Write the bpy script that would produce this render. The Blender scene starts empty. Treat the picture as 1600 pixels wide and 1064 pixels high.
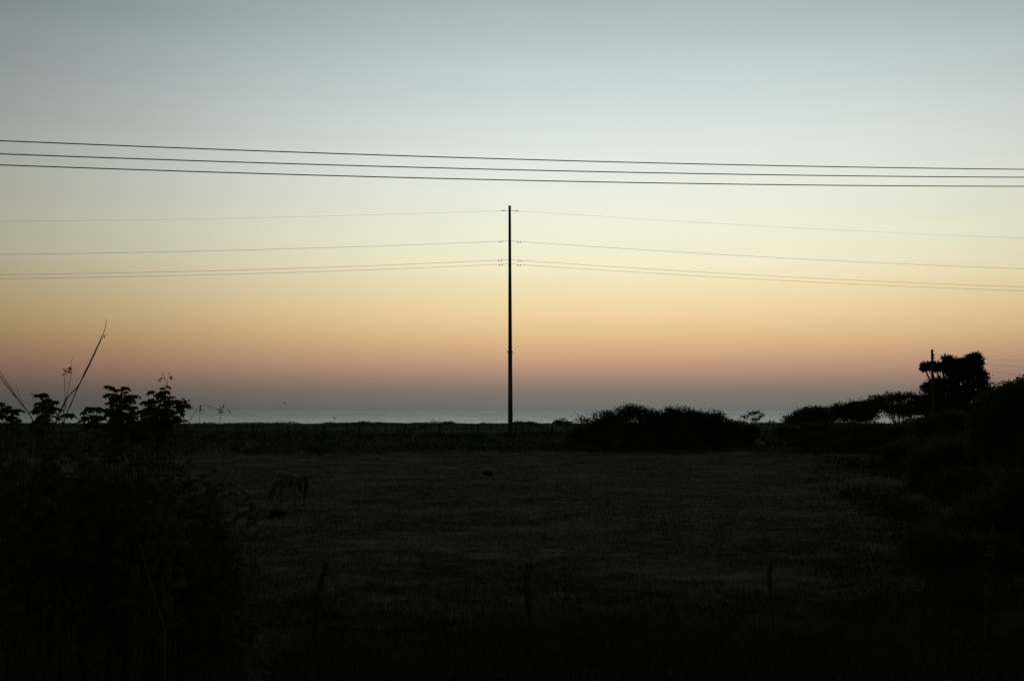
import bpy, math, random
import numpy as np
from mathutils import Vector

# ------------------------------------------------------------------ camera
C = bpy.context.scene
COL = C.collection
R = math.radians
CAMZ = 4.1
F = 1800.0
CX, CY = 800.0, 532.0
PITCH = math.atan(109.0 / F)
cd = bpy.data.cameras.new('camera')
cam = bpy.data.objects.new('camera', cd)
COL.objects.link(cam)
cam.location = (0, 0, CAMZ)
cam.rotation_euler = (math.pi / 2 + PITCH, 0, 0)
cd.sensor_width = 36.0
cd.lens = 36.0 * F / 1600.0
cd.clip_start = 0.1
cd.clip_end = 80000
C.camera = cam

# ------------------------------------------------------------------ sky
W = bpy.data.worlds.new('World')
C.world = W
W.use_nodes = True
nt = W.node_tree
nt.nodes.clear()


def nd(t, tree=None, **kw):
    n = (tree or nt).nodes.new(t)
    for k, v in kw.items():
        setattr(n, k, v)
    return n


def srgb(c):
    return tuple((x / 255 / 12.92) if x / 255 <= 0.04045 else ((x / 255 + 0.055) / 1.055) ** 2.4 for x in c)


def math_node(op, a, b=None, tree=None, clamp=False):
    t = tree or nt
    n = t.nodes.new('ShaderNodeMath')
    n.operation = op
    n.use_clamp = clamp
    for i, v in enumerate((a, b)):
        if v is None:
            continue
        if isinstance(v, (int, float)):
            n.inputs[i].default_value = v
        else:
            t.links.new(v, n.inputs[i])
    return n.outputs[0]


tc = nd('ShaderNodeTexCoord')
sp = nd('ShaderNodeSeparateXYZ')
nt.links.new(tc.outputs['Generated'], sp.inputs[0])
el = math_node('ARCSINE', sp.outputs['Z'])
el = math_node('MAXIMUM', el, 0.0)
fac = math_node('SQRT', math_node('DIVIDE', el, math.pi / 2))
ramp = nd('ShaderNodeValToRGB')
nt.links.new(fac, ramp.inputs[0])
SKY = [  # elevation in degrees, sRGB colour of the afterglow at the brightest azimuth
    (0.0, (107, 108, 105)), (0.55, (117, 114, 108)), (1.0, (131, 119, 110)), (1.5, (156, 130, 117)),
    (2.2, (187, 149, 125)), (3.0, (211, 171, 131)), (3.8, (226, 192, 143)), (4.9, (240, 212, 161)),
    (6.0, (243, 225, 182)), (7.2, (244, 236, 203)), (8.8, (241, 241, 216)), (10.8, (235, 238, 224)),
    (12.6, (226, 233, 225)), (14.2, (214, 224, 220)), (16.8, (196, 209, 208)), (19.6, (171, 186, 188)),
    (24.0, (132, 147, 155)), (32.0, (96, 110, 118)), (48.0, (68, 77, 84)), (90.0, (54, 61, 68))]
cr = ramp.color_ramp
cr.interpolation = 'LINEAR'
for i, (e, c) in enumerate(SKY):
    p = math.sqrt(e / 90.0)
    if i == 0:
        s = cr.elements[0]
        s.position = p
    elif i == len(SKY) - 1:
        s = cr.elements[-1]
        s.position = 1.0
    else:
        s = cr.elements.new(p)
    s.color = (*srgb(c), 1)
az = math_node('ARCTAN2', sp.outputs['X'], sp.outputs['Y'])
azr = nd('ShaderNodeValToRGB')
nt.links.new(math_node('ADD', math_node('DIVIDE', az, 2 * math.pi), 0.5), azr.inputs[0])
AZ = [(-180, .15), (-120, .15), (-80, .15), (-50, .20), (-36, .31), (-24, .46), (-18, .60), (-12, .77), (-6, .90),
      (0, .98), (6, 1.0), (12, .985), (18, .93), (24, .83), (34, .56), (50, .30), (80, .15), (120, .15), (180, .15)]
a2 = azr.color_ramp
for i, (d, v) in enumerate(AZ):
    p = d / 360 + 0.5
    if i == 0:
        s = a2.elements[0]
    elif i == len(AZ) - 1:
        s = a2.elements[-1]
    else:
        s = a2.elements.new(p)
    s.position = p
    s.color = (v, v, v, 1)
mul = nd('ShaderNodeVectorMath', operation='MULTIPLY')
nt.links.new(ramp.outputs[0], mul.inputs[0])
nt.links.new(azr.outputs[0], mul.inputs[1])
# faint streaks of high haze
mps = nd('ShaderNodeMapping')
mps.inputs['Scale'].default_value = (1.6, 1.6, 26)
nt.links.new(tc.outputs['Generated'], mps.inputs[0])
hz = nd('ShaderNodeTexNoise')
hz.inputs['Scale'].default_value = 1.3
hz.inputs['Detail'].default_value = 4
nt.links.new(mps.outputs[0], hz.inputs[0])
hzm = nd('ShaderNodeMapRange')
hzm.inputs[1].default_value = .25
hzm.inputs[2].default_value = .75
hzm.inputs[3].default_value = .975
hzm.inputs[4].default_value = 1.025
nt.links.new(hz.outputs[0], hzm.inputs[0])
mul2 = nd('ShaderNodeVectorMath', operation='SCALE')
nt.links.new(mul.outputs[0], mul2.inputs[0])
nt.links.new(hzm.outputs[0], mul2.inputs['Scale'])
bg = nd('ShaderNodeBackground')
nt.links.new(mul2.outputs[0], bg.inputs[0])
bg.inputs[1].default_value = 1.0
# the faint physical twilight that fills the rest of the dome after sunset
st = nd('ShaderNodeTexSky', sky_type='NISHITA', sun_disc=False)
st.sun_elevation = R(-4.0)
st.sun_rotation = R(4.0)
bg2 = nd('ShaderNodeBackground')
nt.links.new(st.outputs[0], bg2.inputs[0])
bg2.inputs[1].default_value = 0.05
ad = nd('ShaderNodeAddShader')
nt.links.new(bg.outputs[0], ad.inputs[0])
nt.links.new(bg2.outputs[0], ad.inputs[1])
ow = nd('ShaderNodeOutputWorld')
nt.links.new(ad.outputs[0], ow.inputs[0])

C.view_settings.view_transform = 'Standard'
C.view_settings.look = 'None'
C.view_settings.exposure = 0.0
C.view_settings.gamma = 1.0
C.cycles.max_bounces = 4

# ------------------------------------------------------------------ helpers
rng = np.random.default_rng(7)
rnd = random.Random(11)
CP, SP = math.cos(PITCH), math.sin(PITCH)


def at(px, py, Y):
    """world point seen at (px, py) of the 1600x1064 photograph, at distance Y along the ground"""
    dx, dz = (px - CX) / F, (CY - py) / F
    d = np.array((dx, CP - dz * SP, SP + dz * CP))
    return np.array((0, 0, CAMZ)) + d * (Y / d[1])


def smooth(t):
    t = np.clip(t, 0, 1)
    return t * t * (3 - 2 * t)


def terrain(x, y):
    x = np.asarray(x, float)
    y = np.asarray(y, float)
    w1 = np.sin(x * .045 + 1.3) * 2.2 + np.sin(x * .13 + y * .02) * 1.1 + np.sin(x * .31) * .4
    z = 2.5 * (1 - smooth((y - 3.6) / 8.0))
    und = (np.sin(x * .21 + y * .13) * .05 + np.sin(x * .07 - y * .19 + 2) * .07 + np.sin(x * .5 + y * .43) * .02)
    z = z + und * smooth((y - 9) / 6)
    z = z + 1.12 * smooth((y - 108 - w1) / 47.0)
    edge = 255 + w1 * 1.6 + np.sin(x * .62) * 1.0
    z = z + .07 * np.sin(x * .33 + 1) * smooth((y - 200) / 50) + .05 * np.sin(x * .9) * smooth((y - 200) / 50)
    z = z - 5.6 * smooth((y - edge) / 22.0)
    return z


class MB:
    def __init__(s):
        s.v, s.f, s.n = [], [], 0

    def add(s, v, f):
        v = np.asarray(v, float)
        s.v.append(v)
        f = np.asarray(f, dtype=np.int64) + s.n
        s.f.append(f)
        s.n += len(v)

    def tube(s, pts, rad, sides=6, cap=True):
        pts = np.asarray(pts, float)
        rad = np.broadcast_to(np.asarray(rad, float), (len(pts),))
        tan = np.gradient(pts, axis=0)
        tan /= np.linalg.norm(tan, axis=1)[:, None] + 1e-9
        ref = np.array((0, 0, 1.0)) if abs(tan[0][2]) < .9 else np.array((1.0, 0, 0))
        u = np.cross(tan, ref)
        u /= np.linalg.norm(u, axis=1)[:, None] + 1e-9
        w = np.cross(tan, u)
        a = np.arange(sides) * 2 * math.pi / sides
        ring = (pts[:, None, :] + rad[:, None, None] * (np.cos(a)[None, :, None] * u[:, None, :] + np.sin(a)[None, :, None] * w[:, None, :]))
        v = ring.reshape(-1, 3)
        fs = []
        n = len(pts)
        for i in range(n - 1):
            for k in range(sides):
                k2 = (k + 1) % sides
                fs.append((i * sides + k, i * sides + k2, (i + 1) * sides + k2, (i + 1) * sides + k))
        base = len(v)
        if cap:
            v = np.vstack([v, pts[0], pts[-1]])
            for k in range(sides):
                k2 = (k + 1) % sides
                fs.append((base, k2, k, k))
                fs.append((base + 1, (n - 1) * sides + k, (n - 1) * sides + k2, (n - 1) * sides + k2))
        s.add(v, fs)

    def leaves(s, P, D, N, L, Wd, fold=.15):
        """one four-cornered folded leaf per row"""
        P = np.asarray(P)
        D = D / (np.linalg.norm(D, axis=1)[:, None] + 1e-9)
        S = np.cross(D, N)
        S /= np.linalg.norm(S, axis=1)[:, None] + 1e-9
        NN = np.cross(S, D)
        L = np.asarray(L)[:, None]
        Wd = np.asarray(Wd)[:, None]
        a = P
        b = P + D * L * .45 + S * Wd * .5 + NN * Wd * fold
        c = P + D * L - NN * L * .08
        d = P + D * L * .45 - S * Wd * .5 + NN * Wd * fold
        v = np.stack([a, b, c, d], 1).reshape(-1, 3)
        i = np.arange(len(P))[:, None] * 4
        s.add(v, np.hstack([i, i + 1, i + 2, i + 3]))

    def build(s, name, mat, parent=None, origin=None, smoothf=False):
        v = np.vstack(s.v)
        f = np.vstack(s.f)
        if origin is not None:
            v = v - np.asarray(origin)
        faces = [tuple(r) if r[2] != r[3] else (r[0], r[1], r[2]) for r in f.tolist()]
        me = bpy.data.meshes.new(name)
        me.from_pydata(v.tolist(), [], faces)
        if smoothf:
            me.polygons.foreach_set('use_smooth', [True] * len(me.polygons))
        me.materials.append(mat)
        o = bpy.data.objects.new(name, me)
        COL.objects.link(o)
        if parent is not None:
            o.parent = parent
        elif origin is not None:
            o.location = tuple(origin)
        return o


def thing(name, label, cat, loc, group=None):
    o = bpy.data.objects.new(name, None)
    COL.objects.link(o)
    o.empty_display_size = .2
    o.location = tuple(float(q) for q in loc)
    return tag(o, label, cat, group)


def tag(o, label=None, cat=None, group=None, kind=None):
    if label:
        o['label'] = label
    if cat:
        o['category'] = cat
    if group:
        o['group'] = group
    if kind:
        o['kind'] = kind
    return o


def material(name, c1, c2, rough=.8, scale=4.0, detail=6, stretch=(1, 1, 1), metal=0.0, bump=0.0, spec=.3, contrast=(.35, .65)):
    m = bpy.data.materials.new(name)
    m.use_nodes = True
    t = m.node_tree
    b = t.nodes['Principled BSDF']
    g = nd('ShaderNodeTexCoord', t)
    mp = nd('ShaderNodeMapping', t)
    mp.inputs['Scale'].default_value = stretch
    t.links.new(g.outputs['Object'], mp.inputs[0])
    n = nd('ShaderNodeTexNoise', t)
    n.inputs['Scale'].default_value = scale
    n.inputs['Detail'].default_value = detail
    t.links.new(mp.outputs[0], n.inputs[0])
    r = nd('ShaderNodeValToRGB', t)
    r.color_ramp.elements[0].position = contrast[0]
    r.color_ramp.elements[0].color = (*c1, 1)
    r.color_ramp.elements[1].position = contrast[1]
    r.color_ramp.elements[1].color = (*c2, 1)
    t.links.new(n.outputs[0], r.inputs[0])
    t.links.new(r.outputs[0], b.inputs['Base Color'])
    b.inputs['Roughness'].default_value = rough
    b.inputs['Metallic'].default_value = metal
    b.inputs['Specular IOR Level'].default_value = spec
    if bump:
        bp = nd('ShaderNodeBump', t)
        bp.inputs['Strength'].default_value = bump
        t.links.new(n.outputs[0], bp.inputs['Height'])
        t.links.new(bp.outputs[0], b.inputs['Normal'])
    return m


M = {
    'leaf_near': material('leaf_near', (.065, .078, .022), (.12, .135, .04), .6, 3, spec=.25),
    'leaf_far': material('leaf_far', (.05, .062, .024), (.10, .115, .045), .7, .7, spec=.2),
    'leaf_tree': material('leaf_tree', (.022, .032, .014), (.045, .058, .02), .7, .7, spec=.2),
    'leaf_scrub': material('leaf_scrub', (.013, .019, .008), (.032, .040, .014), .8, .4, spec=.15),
    'bark': material('bark', (.035, .026, .018), (.08, .06, .042), .9, 12, stretch=(1, 1, .25), bump=.4),
    'twig': material('twig', (.09, .05, .03), (.15, .085, .05), .8, 20),
    'post_far': material('post_far', (.02, .018, .015), (.04, .035, .03), .9, 10),
    'post': material('post', (.045, .04, .032), (.085, .072, .058), .9, 14, stretch=(1, 1, .15), bump=.5),
    'steel': material('steel', (.10, .10, .095), (.15, .148, .14), .55, 1.5, stretch=(1, 1, .1), metal=.3),
    'wire': material('wire', (.03, .03, .032), (.05, .05, .052), .6, 8),
    'alu': material('alu', (.10, .10, .10), (.14, .14, .14), .55, 8, metal=.4),
    'porcelain': material('porcelain', (.07, .035, .025), (.10, .05, .035), .3, 8),
    'coat': material('coat', (.09, .074, .056), (.145, .12, .09), .6, 5, spec=.2),
    'mane': material('mane', (.02, .016, .013), (.035, .03, .025), .8, 20),
    'hoof': material('hoof', (.02, .018, .016), (.04, .036, .03), .6, 10),
    'feather': material('feather', (.012, .012, .012), (.03, .029, .027), .8, 9),
    'cloth': material('cloth', (.03, .035, .045), (.05, .055, .065), .9, 9),
    'cloth2': material('cloth2', (.05, .035, .035), (.07, .05, .05), .9, 9),
    'skin': material('skin', (.16, .09, .06), (.2, .12, .08), .6, 9),
    'rock': material('rock', (.12, .118, .11), (.36, .35, .33), .9, 2.2, bump=.6),
    'grass_green': material('grass_green', (.03, .06, .018), (.06, .10, .03), .9, .2, spec=.1),
    'weed': material('weed', (.030, .036, .016), (.075, .072, .035), .9, 1.2, spec=.1),
}

for k_ in ('leaf_near', 'leaf_far', 'leaf_tree', 'leaf_scrub', 'weed'):   # leaves let some light through
    t_ = M[k_].node_tree
    b_ = t_.nodes['Principled BSDF']
    tl_ = nd('ShaderNodeBsdfTranslucent', t_)
    src = b_.inputs['Base Color'].links[0].from_socket
    br = nd('ShaderNodeVectorMath', t_, operation='SCALE')
    br.inputs['Scale'].default_value = 1.25
    t_.links.new(src, br.inputs[0])
    t_.links.new(br.outputs[0], tl_.inputs[0])
    ms = nd('ShaderNodeMixShader', t_)
    ms.inputs[0].default_value = {'leaf_near': .4, 'leaf_tree': .15}.get(k_, .3)
    t_.links.new(b_.outputs[0], ms.inputs[1])
    t_.links.new(tl_.outputs[0], ms.inputs[2])
    t_.links.new(ms.outputs[0], t_.nodes['Material Output'].inputs[0])

# ------------------------------------------------------------------ ground and sea
m = bpy.data.materials.new('ground')
m.use_nodes = True
t = m.node_tree
b = t.nodes['Principled BSDF']
b.inputs['Roughness'].default_value = 1.0
b.inputs['Specular IOR Level'].default_value = 0.05
geo = nd('ShaderNodeNewGeometry', t)
sx = nd('ShaderNodeSeparateXYZ', t)
t.links.new(geo.outputs['Position'], sx.inputs[0])


def noise(scale, stretch, detail=8, rough=.6):
    mp = nd('ShaderNodeMapping', t)
    mp.inputs['Scale'].default_value = stretch
    t.links.new(geo.outputs['Position'], mp.inputs[0])
    n = nd('ShaderNodeTexNoise', t)
    n.inputs['Scale'].default_value = scale
    n.inputs['Detail'].default_value = detail
    n.inputs['Roughness'].default_value = rough
    t.links.new(mp.outputs[0], n.inputs[0])
    return n.outputs[0]


def rampn(inp, stops):
    r = nd('ShaderNodeValToRGB', t)
    e = r.color_ramp.elements
    for i, (p, c) in enumerate(stops):
        q = e[0] if i == 0 else (e[-1] if i == len(stops) - 1 else e.new(p))
        q.position = p
        q.color = (*c, 1)
    t.links.new(inp, r.inputs[0])
    return r.outputs[0]


def mix(f, a, b_):
    n = nd('ShaderNodeMix', t, data_type='RGBA')
    t.links.new(f, n.inputs[0])
    t.links.new(a, n.inputs[6])
    t.links.new(b_, n.inputs[7])
    return n.outputs[2]


def field_colour(k):
    """patchy pasture: broad tufty patches, small tufts, trodden paler ground; read from the place, so soil and blades agree"""
    c = [tuple(v * k * .88 for v in q) for q in ((.019, .022, .007), (.064, .060, .021), (.24, .195, .088))]
    big = rampn(noise(.16, (1, 1.2, 1), 6, .65), [(.42, c[0]), (.5, c[1]), (.61, c[2])])
    small = rampn(noise(.8, (1, 1.2, 1), 5, .6), [(.42, c[0]), (.52, c[1]), (.64, c[2])])
    q = nd('ShaderNodeMix', t, data_type='RGBA')
    q.inputs[0].default_value = .5
    t.links.new(big, q.inputs[6])
    t.links.new(small, q.inputs[7])
    return q


nmix = field_colour(1.0)
green = rampn(noise(.3, (1, 1, 1)), [(.35, (.035, .060, .020)), (.7, (.060, .085, .032))])
sand = rampn(noise(.6, (1, 1, 1)), [(.3, (.26, .22, .16)), (.7, (.36, .31, .23))])
mr = nd('ShaderNodeMapRange', t)
mr.inputs[1].default_value = 118
mr.inputs[2].default_value = 150
t.links.new(sx.outputs['Y'], mr.inputs[0])
c1 = mix(mr.outputs[0], nmix.outputs[2], green)
mr2 = nd('ShaderNodeMapRange', t)
mr2.inputs[1].default_value = 262
mr2.inputs[2].default_value = 268
t.links.new(sx.outputs['Y'], mr2.inputs[0])
c2 = mix(mr2.outputs[0], c1, sand)
t.links.new(c2, b.inputs['Base Color'])
bp = nd('ShaderNodeBump', t)
bp.inputs['Strength'].default_value = .9
bp.inputs['Distance'].default_value = .2
t.links.new(noise(1.1, (1, 1, 1)), bp.inputs['Height'])
t.links.new(bp.outputs[0], b.inputs['Normal'])
GROUND = m
m = bpy.data.materials.new('grass')
m.use_nodes = True
t = m.node_tree
b = t.nodes['Principled BSDF']
b.inputs['Roughness'].default_value = .9
b.inputs['Specular IOR Level'].default_value = .1
geo = nd('ShaderNodeNewGeometry', t)
t.links.new(field_colour(1.15).outputs[2], b.inputs['Base Color'])
M['grass'] = m

xs = np.unique(np.concatenate([np.linspace(-160, 160, 321), np.linspace(-600, 600, 121), np.linspace(-8000, 8000, 41)]))
ys = np.unique(np.concatenate([np.linspace(-3000, -20, 12), np.linspace(-20, 30, 101), np.linspace(30, 170, 141), np.linspace(170, 300, 131)]))
X, Y = np.meshgrid(xs, ys)
Z = terrain(X, Y)
nx, ny = len(xs), len(ys)
mb = MB()
ii = np.arange(ny - 1)[:, None] * nx + np.arange(nx - 1)[None, :]
ii = ii.ravel()
mb.add(np.stack([X.ravel(), Y.ravel(), Z.ravel()], 1), np.stack([ii, ii + 1, ii + nx + 1, ii + nx], 1))
g = mb.build('ground', GROUND, smoothf=True)
tag(g, kind='structure')

m = bpy.data.materials.new('sea')
m.use_nodes = True
t = m.node_tree
b = t.nodes['Principled BSDF']
t.nodes.remove(b)
out = t.nodes['Material Output']
deep = nd('ShaderNodeBsdfDiffuse', t)
deep.inputs[0].default_value = (.04, .07, .072, 1)
gls = nd('ShaderNodeBsdfGlossy', t)
gls.inputs['Roughness'].default_value = .30
geo = nd('ShaderNodeNewGeometry', t)
sxs = nd('ShaderNodeSeparateXYZ', t)
t.links.new(geo.outputs['Position'], sxs.inputs[0])
shore = nd('ShaderNodeMapRange', t)   # sky reflection painted brighter towards the beach, dimmer offshore, through the gloss colour
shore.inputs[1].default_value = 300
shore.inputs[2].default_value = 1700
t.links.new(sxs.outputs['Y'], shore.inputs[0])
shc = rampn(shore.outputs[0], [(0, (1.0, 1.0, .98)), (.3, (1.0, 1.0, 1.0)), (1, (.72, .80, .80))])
rip = rampn(noise(.10, (.35, .12, 1), 6, .7), [(.38, (.80, .82, .83)), (.5, (.97, .97, .97)), (.62, (1.0, 1.0, 1.0))])
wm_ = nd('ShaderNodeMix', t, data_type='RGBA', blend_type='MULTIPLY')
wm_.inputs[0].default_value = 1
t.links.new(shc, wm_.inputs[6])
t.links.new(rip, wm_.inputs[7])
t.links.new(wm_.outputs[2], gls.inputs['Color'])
fr = nd('ShaderNodeFresnel', t)
fr.inputs[0].default_value = 1.33
mx = nd('ShaderNodeMixShader', t)
t.links.new(fr.outputs[0], mx.inputs[0])
t.links.new(deep.outputs[0], mx.inputs[1])
t.links.new(gls.outputs[0], mx.inputs[2])
t.links.new(mx.outputs[0], out.inputs[0])
geo = nd('ShaderNodeNewGeometry', t)
# wave slopes from noise vectors, so that the far facets keep their tilt
acc = None
for sc_, stretch_, amp in ((.05, (.45, 1, 1), .16), (.35, (.5, 1, 1), .24), (1.7, (.6, 1, 1), .16)):
    mp = nd('ShaderNodeMapping', t)
    mp.inputs['Scale'].default_value = stretch_
    t.links.new(geo.outputs['Position'], mp.inputs[0])
    n1 = nd('ShaderNodeTexNoise', t)
    n1.inputs['Scale'].default_value = sc_
    n1.inputs['Detail'].default_value = 3
    t.links.new(mp.outputs[0], n1.inputs[0])
    sb = nd('ShaderNodeVectorMath', t, operation='SUBTRACT')
    t.links.new(n1.outputs['Color'], sb.inputs[0])
    sb.inputs[1].default_value = (.5, .5, .5)
    ml = nd('ShaderNodeVectorMath', t, operation='MULTIPLY')
    t.links.new(sb.outputs[0], ml.inputs[0])
    ml.inputs[1].default_value = (amp * 4.5, amp * 6, 0)
    if acc is None:
        acc = ml.outputs[0]
    else:
        a_ = nd('ShaderNodeVectorMath', t, operation='ADD')
        t.links.new(acc, a_.inputs[0])
        t.links.new(ml.outputs[0], a_.inputs[1])
        acc = a_.outputs[0]
a_ = nd('ShaderNodeVectorMath', t, operation='ADD')
t.links.new(acc, a_.inputs[0])
a_.inputs[1].default_value = (0, 0, 1)
nn = nd('ShaderNodeVectorMath', t, operation='NORMALIZE')
t.links.new(a_.outputs[0], nn.inputs[0])
for q in (deep, gls, fr):
    t.links.new(nn.outputs[0], q.inputs['Normal'])
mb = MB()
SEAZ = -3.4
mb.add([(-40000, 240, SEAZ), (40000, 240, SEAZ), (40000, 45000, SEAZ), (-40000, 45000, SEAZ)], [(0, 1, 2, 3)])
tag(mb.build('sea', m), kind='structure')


# ------------------------------------------------------------------ foliage makers
def unit(n):
    v = rng.normal(size=(n, 3))
    return v / np.linalg.norm(v, axis=1)[:, None]


def crown(lobes, limb_from, leafmb, woodmb, clumps=26, per=34, L=.24, Wd=.11, clump_r=.42, limb_r=.11, flat=.45, fill=None, fill_from=0):
    """lobes: (px, py, rx_px, ry_px, Y, depth_m). Leaf clumps through each lobe's volume, limbs and twigs under them"""
    for (px, py, rx, ry, Yd, dep) in lobes:
        if fill is not None and py > fill_from and py + ry < fill:
            more = []
            yy = py + ry * .8
            while yy < fill:
                more.append((px, yy, rx, ry, Yd, dep))
                yy += ry * 1.3
            crown(more, limb_from, leafmb, woodmb, clumps * .45, per, L * 1.15, Wd * 1.3, clump_r * 1.2, limb_r * .4, flat)
        c = at(px, py, Yd)
        k = Yd / F
        r3 = np.array((rx * k, dep, ry * k))
        n = int(clumps)
        u = unit(n)
        q = c + u * r3 * (rng.uniform(.25, 1.0, n) ** .6)[:, None]
        mid = (np.array(limb_from) + c) / 2 + rng.normal(size=3) * .12 * np.array((1, 1, .3))
        woodmb.tube([limb_from, mid, c], [limb_r, limb_r * .7, limb_r * .35], 6)
        for p in q:
            m1 = (c + p) / 2 + rng.normal(size=3) * .08
            woodmb.tube([c, m1, p], [limb_r * .3, limb_r * .18, limb_r * .08], 4)
            cr_ = clump_r * rng.uniform(.6, 1.25)
            k2 = int(per * rng.uniform(.6, 1.3))
            off = rng.normal(size=(k2, 3)) * cr_ * np.array((.6, .6, flat * .6))
            P = p + off
            D = off + unit(k2) * cr_ * .6 + np.array((0, 0, -.1 * cr_))
            N = unit(k2) + np.array((0, -.25, .25))
            leafmb.leaves(P, D, N, L * rng.uniform(.6, 1.3, k2), Wd * rng.uniform(.6, 1.3, k2))


def far_bush(name, label, cat, lobes, base_px, group=None, leaf='leaf_far', kids=('trunk', 'crown'), base_r=.16, sprays=(), **kw):
    Yd = lobes[0][4]
    bx = at(base_px, 650, Yd)[0]
    bz = float(terrain(bx, Yd)) - .05
    base = np.array((bx, Yd, bz))
    root = thing(name, label, cat, base, group)
    lm, wm = MB(), MB()
    cs = [at(l[0], l[1], l[4]) for l in lobes]
    zc = min(c[2] for c in cs)
    fork = base + np.array((rng.normal() * .1, 0, max(.35, (zc - bz) * .35)))
    wm.tube([base - (0, 0, .2), (base + fork) / 2 + rng.normal(size=3) * .06, fork], [base_r * 1.3, base_r, base_r * .85], 8)
    crown(lobes, fork, lm, wm, limb_r=base_r * .6, **kw)
    for sp_ in sprays:   # thin shoots that stick out of the crown
        pts = np.array([at(x, y, Yd) for x, y in sp_])
        wm.tube(pts, np.linspace(.025, .008, len(pts)), 4)
    lm.build(kids[1], M[leaf], root, base)
    wm.build(kids[0], M['bark'], root, base, smoothf=True)
    return root


def fronds(lm, wm, P, D, length, pairs=7, L=.066, Wd=.04, droop=.5):
    """a pinnate leaf: an arching stalk with pairs of leaflets"""
    D = np.array(D, float)
    D /= np.linalg.norm(D)
    ss = np.linspace(0, 1, 5)
    pts = np.array([np.asarray(P) + D * length * s + np.array((0, 0, -droop * length * s * s)) for s in ss])
    wm.tube(pts, np.linspace(.0028, .0012, 5), 3, cap=False)
    tt = np.linspace(.18, 1.0, pairs)
    pp = np.array([np.asarray(P) + D * length * s + np.array((0, 0, -droop * length * s * s)) for s in tt])
    tan = D[None, :] + np.array((0, 0, -2 * droop))[None, :] * tt[:, None]
    tan /= np.linalg.norm(tan, axis=1)[:, None]
    side = np.cross(tan, (0, 0, 1))
    side /= np.linalg.norm(side, axis=1)[:, None] + 1e-9
    A, Dd, Nn = [], [], []
    for sg in (-1, 1):
        A.append(pp)
        Dd.append(side * sg + tan * .45 + np.array((0, 0, -.75)) + rng.normal(size=pp.shape) * .2)
        Nn.append(np.cross(side, tan) * 1.0 + rng.normal(size=pp.shape) * .25)
    A.append(pp[-1:])
    Dd.append(tan[-1:])
    Nn.append(np.array([[0, 0, 1.0]]))
    A, Dd, Nn = np.vstack(A), np.vstack(Dd), np.vstack(Nn)
    n = len(A)
    k_ = rng.uniform(.7, 1.25)
    lm.leaves(A, Dd, Nn, L * k_ * rng.uniform(.6, 1.3, n), Wd * k_ * rng.uniform(.6, 1.25, n))


def leafy_stem(lm, wm, tip, base, leafy=1.0, step=.085, flen=.24, thick=.014, droop=.5, pairs=7, tight=1.0, L=.066, Wd=.042):
    tip, base = np.array(tip, float), np.array(base, float)
    h = np.linalg.norm(tip - base)
    bend = rng.normal(size=3) * .05 * h * np.array((1, .8, 0))
    ss = np.linspace(0, 1, 9)
    pts = np.array([base * (1 - s) + tip * s + bend * 4 * s * (1 - s) * .5 + rng.normal(size=3) * .012 for s in ss])
    pts[-1] = tip
    wm.tube(pts, np.linspace(thick, .004, 9), 5)
    n = int(leafy / step)
    ang = rng.uniform(0, 6.28)
    for i in range(n):
        d = i * step
        s = 1 - d / h
        if s < .08:
            break
        k = min(int(s * 8), 7)
        f = s * 8 - k
        p = pts[k] * (1 - f) + pts[k + 1] * f
        ang += 2.4 + rng.normal() * .3
        up = .75 if i < 2 else .35
        D = (math.cos(ang), math.sin(ang), up + rng.normal() * .45)
        ln = flen * tight * rng.uniform(.7, 1.15) * (0.55 + .45 * min(1, i / 3))
        fronds(lm, wm, p, D, ln, pairs=pairs, droop=droop * rng.uniform(.7, 1.3), L=L, Wd=Wd)
        if i > 3 and rng.random() < .25:   # a short side shoot
            q = p + np.array((math.cos(ang + 1.5), math.sin(ang + 1.5), .6)) * .22
            wm.tube([p, q], [.005, .003], 4, cap=False)
            for j in range(3):
                a3 = rng.uniform(0, 6.28)
                fronds(lm, wm, q, (math.cos(a3), math.sin(a3), .4), flen * .75, pairs=5, droop=droop, L=L, Wd=Wd)


# ------------------------------------------------------------------ the two power lines
def para(p0, p1, p2, t0, t1, t2):
    """quadratic through three world points at parameters t"""
    A = np.array([[1, t0, t0 * t0], [1, t1, t1 * t1], [1, t2, t2 * t2]])
    return np.linalg.solve(A, np.array([p0, p1, p2]))


def curve_pts(c, ta, tb, n):
    tt = np.linspace(ta, tb, n)
    return np.stack([np.ones(n), tt, tt * tt], 1) @ c


def on_line(px, A, B):
    """point of the ground line A-B (x,y) lying in picture column px"""
    dx = (px - CX) / F
    # x = dx' * y with the camera's small pitch folded in at the wire's own height
    k = dx / CP
    (x0, y0), (x1, y1) = A, B
    s = (k * y0 - x0) / ((x1 - x0) - k * (y1 - y0))
    return x0 + s * (x1 - x0), y0 + s * (y1 - y0), s


def wire_pt(px, py, A, B):
    Yd = on_line(px, A, B)[1]
    for _ in range(5):
        p = at(px, py, Yd)
        (x0, y0), (x1, y1) = A, B
        k = p[0] / p[1]
        s = (k * y0 - x0) / ((x1 - x0) - k * (y1 - y0))
        Yd = y0 + s * (y1 - y0)
    return at(px, py, Yd), s


near = [('uppermost', 220.2, 249.0, 264.9), ('middle', 240.8, 265.6, 277.3), ('lowest', 258.0, 281.8, 291.4)]
NA, NB = (-7.2, 16.2), (9.3, 20.9)
for nm, a, b_, c_ in near:
    P = [wire_pt(x, y, NA, NB) for x, y in ((0, a), (800, b_), (1600, c_))]
    q = para(P[0][0], P[1][0], P[2][0], P[0][1], P[1][1], P[2][1])
    pts = curve_pts(q, -1.6, 2.6, 80)
    mb = MB()
    mb.tube(pts, .0085, 6)
    o = mb.build('power_cable', M['wire'], None, pts[40], smoothf=True)
    tag(o, 'thick black power cable crossing the whole sky, %s of the close set of three' % nm, 'cable', 'thick cables crossing the sky close by')

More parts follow.
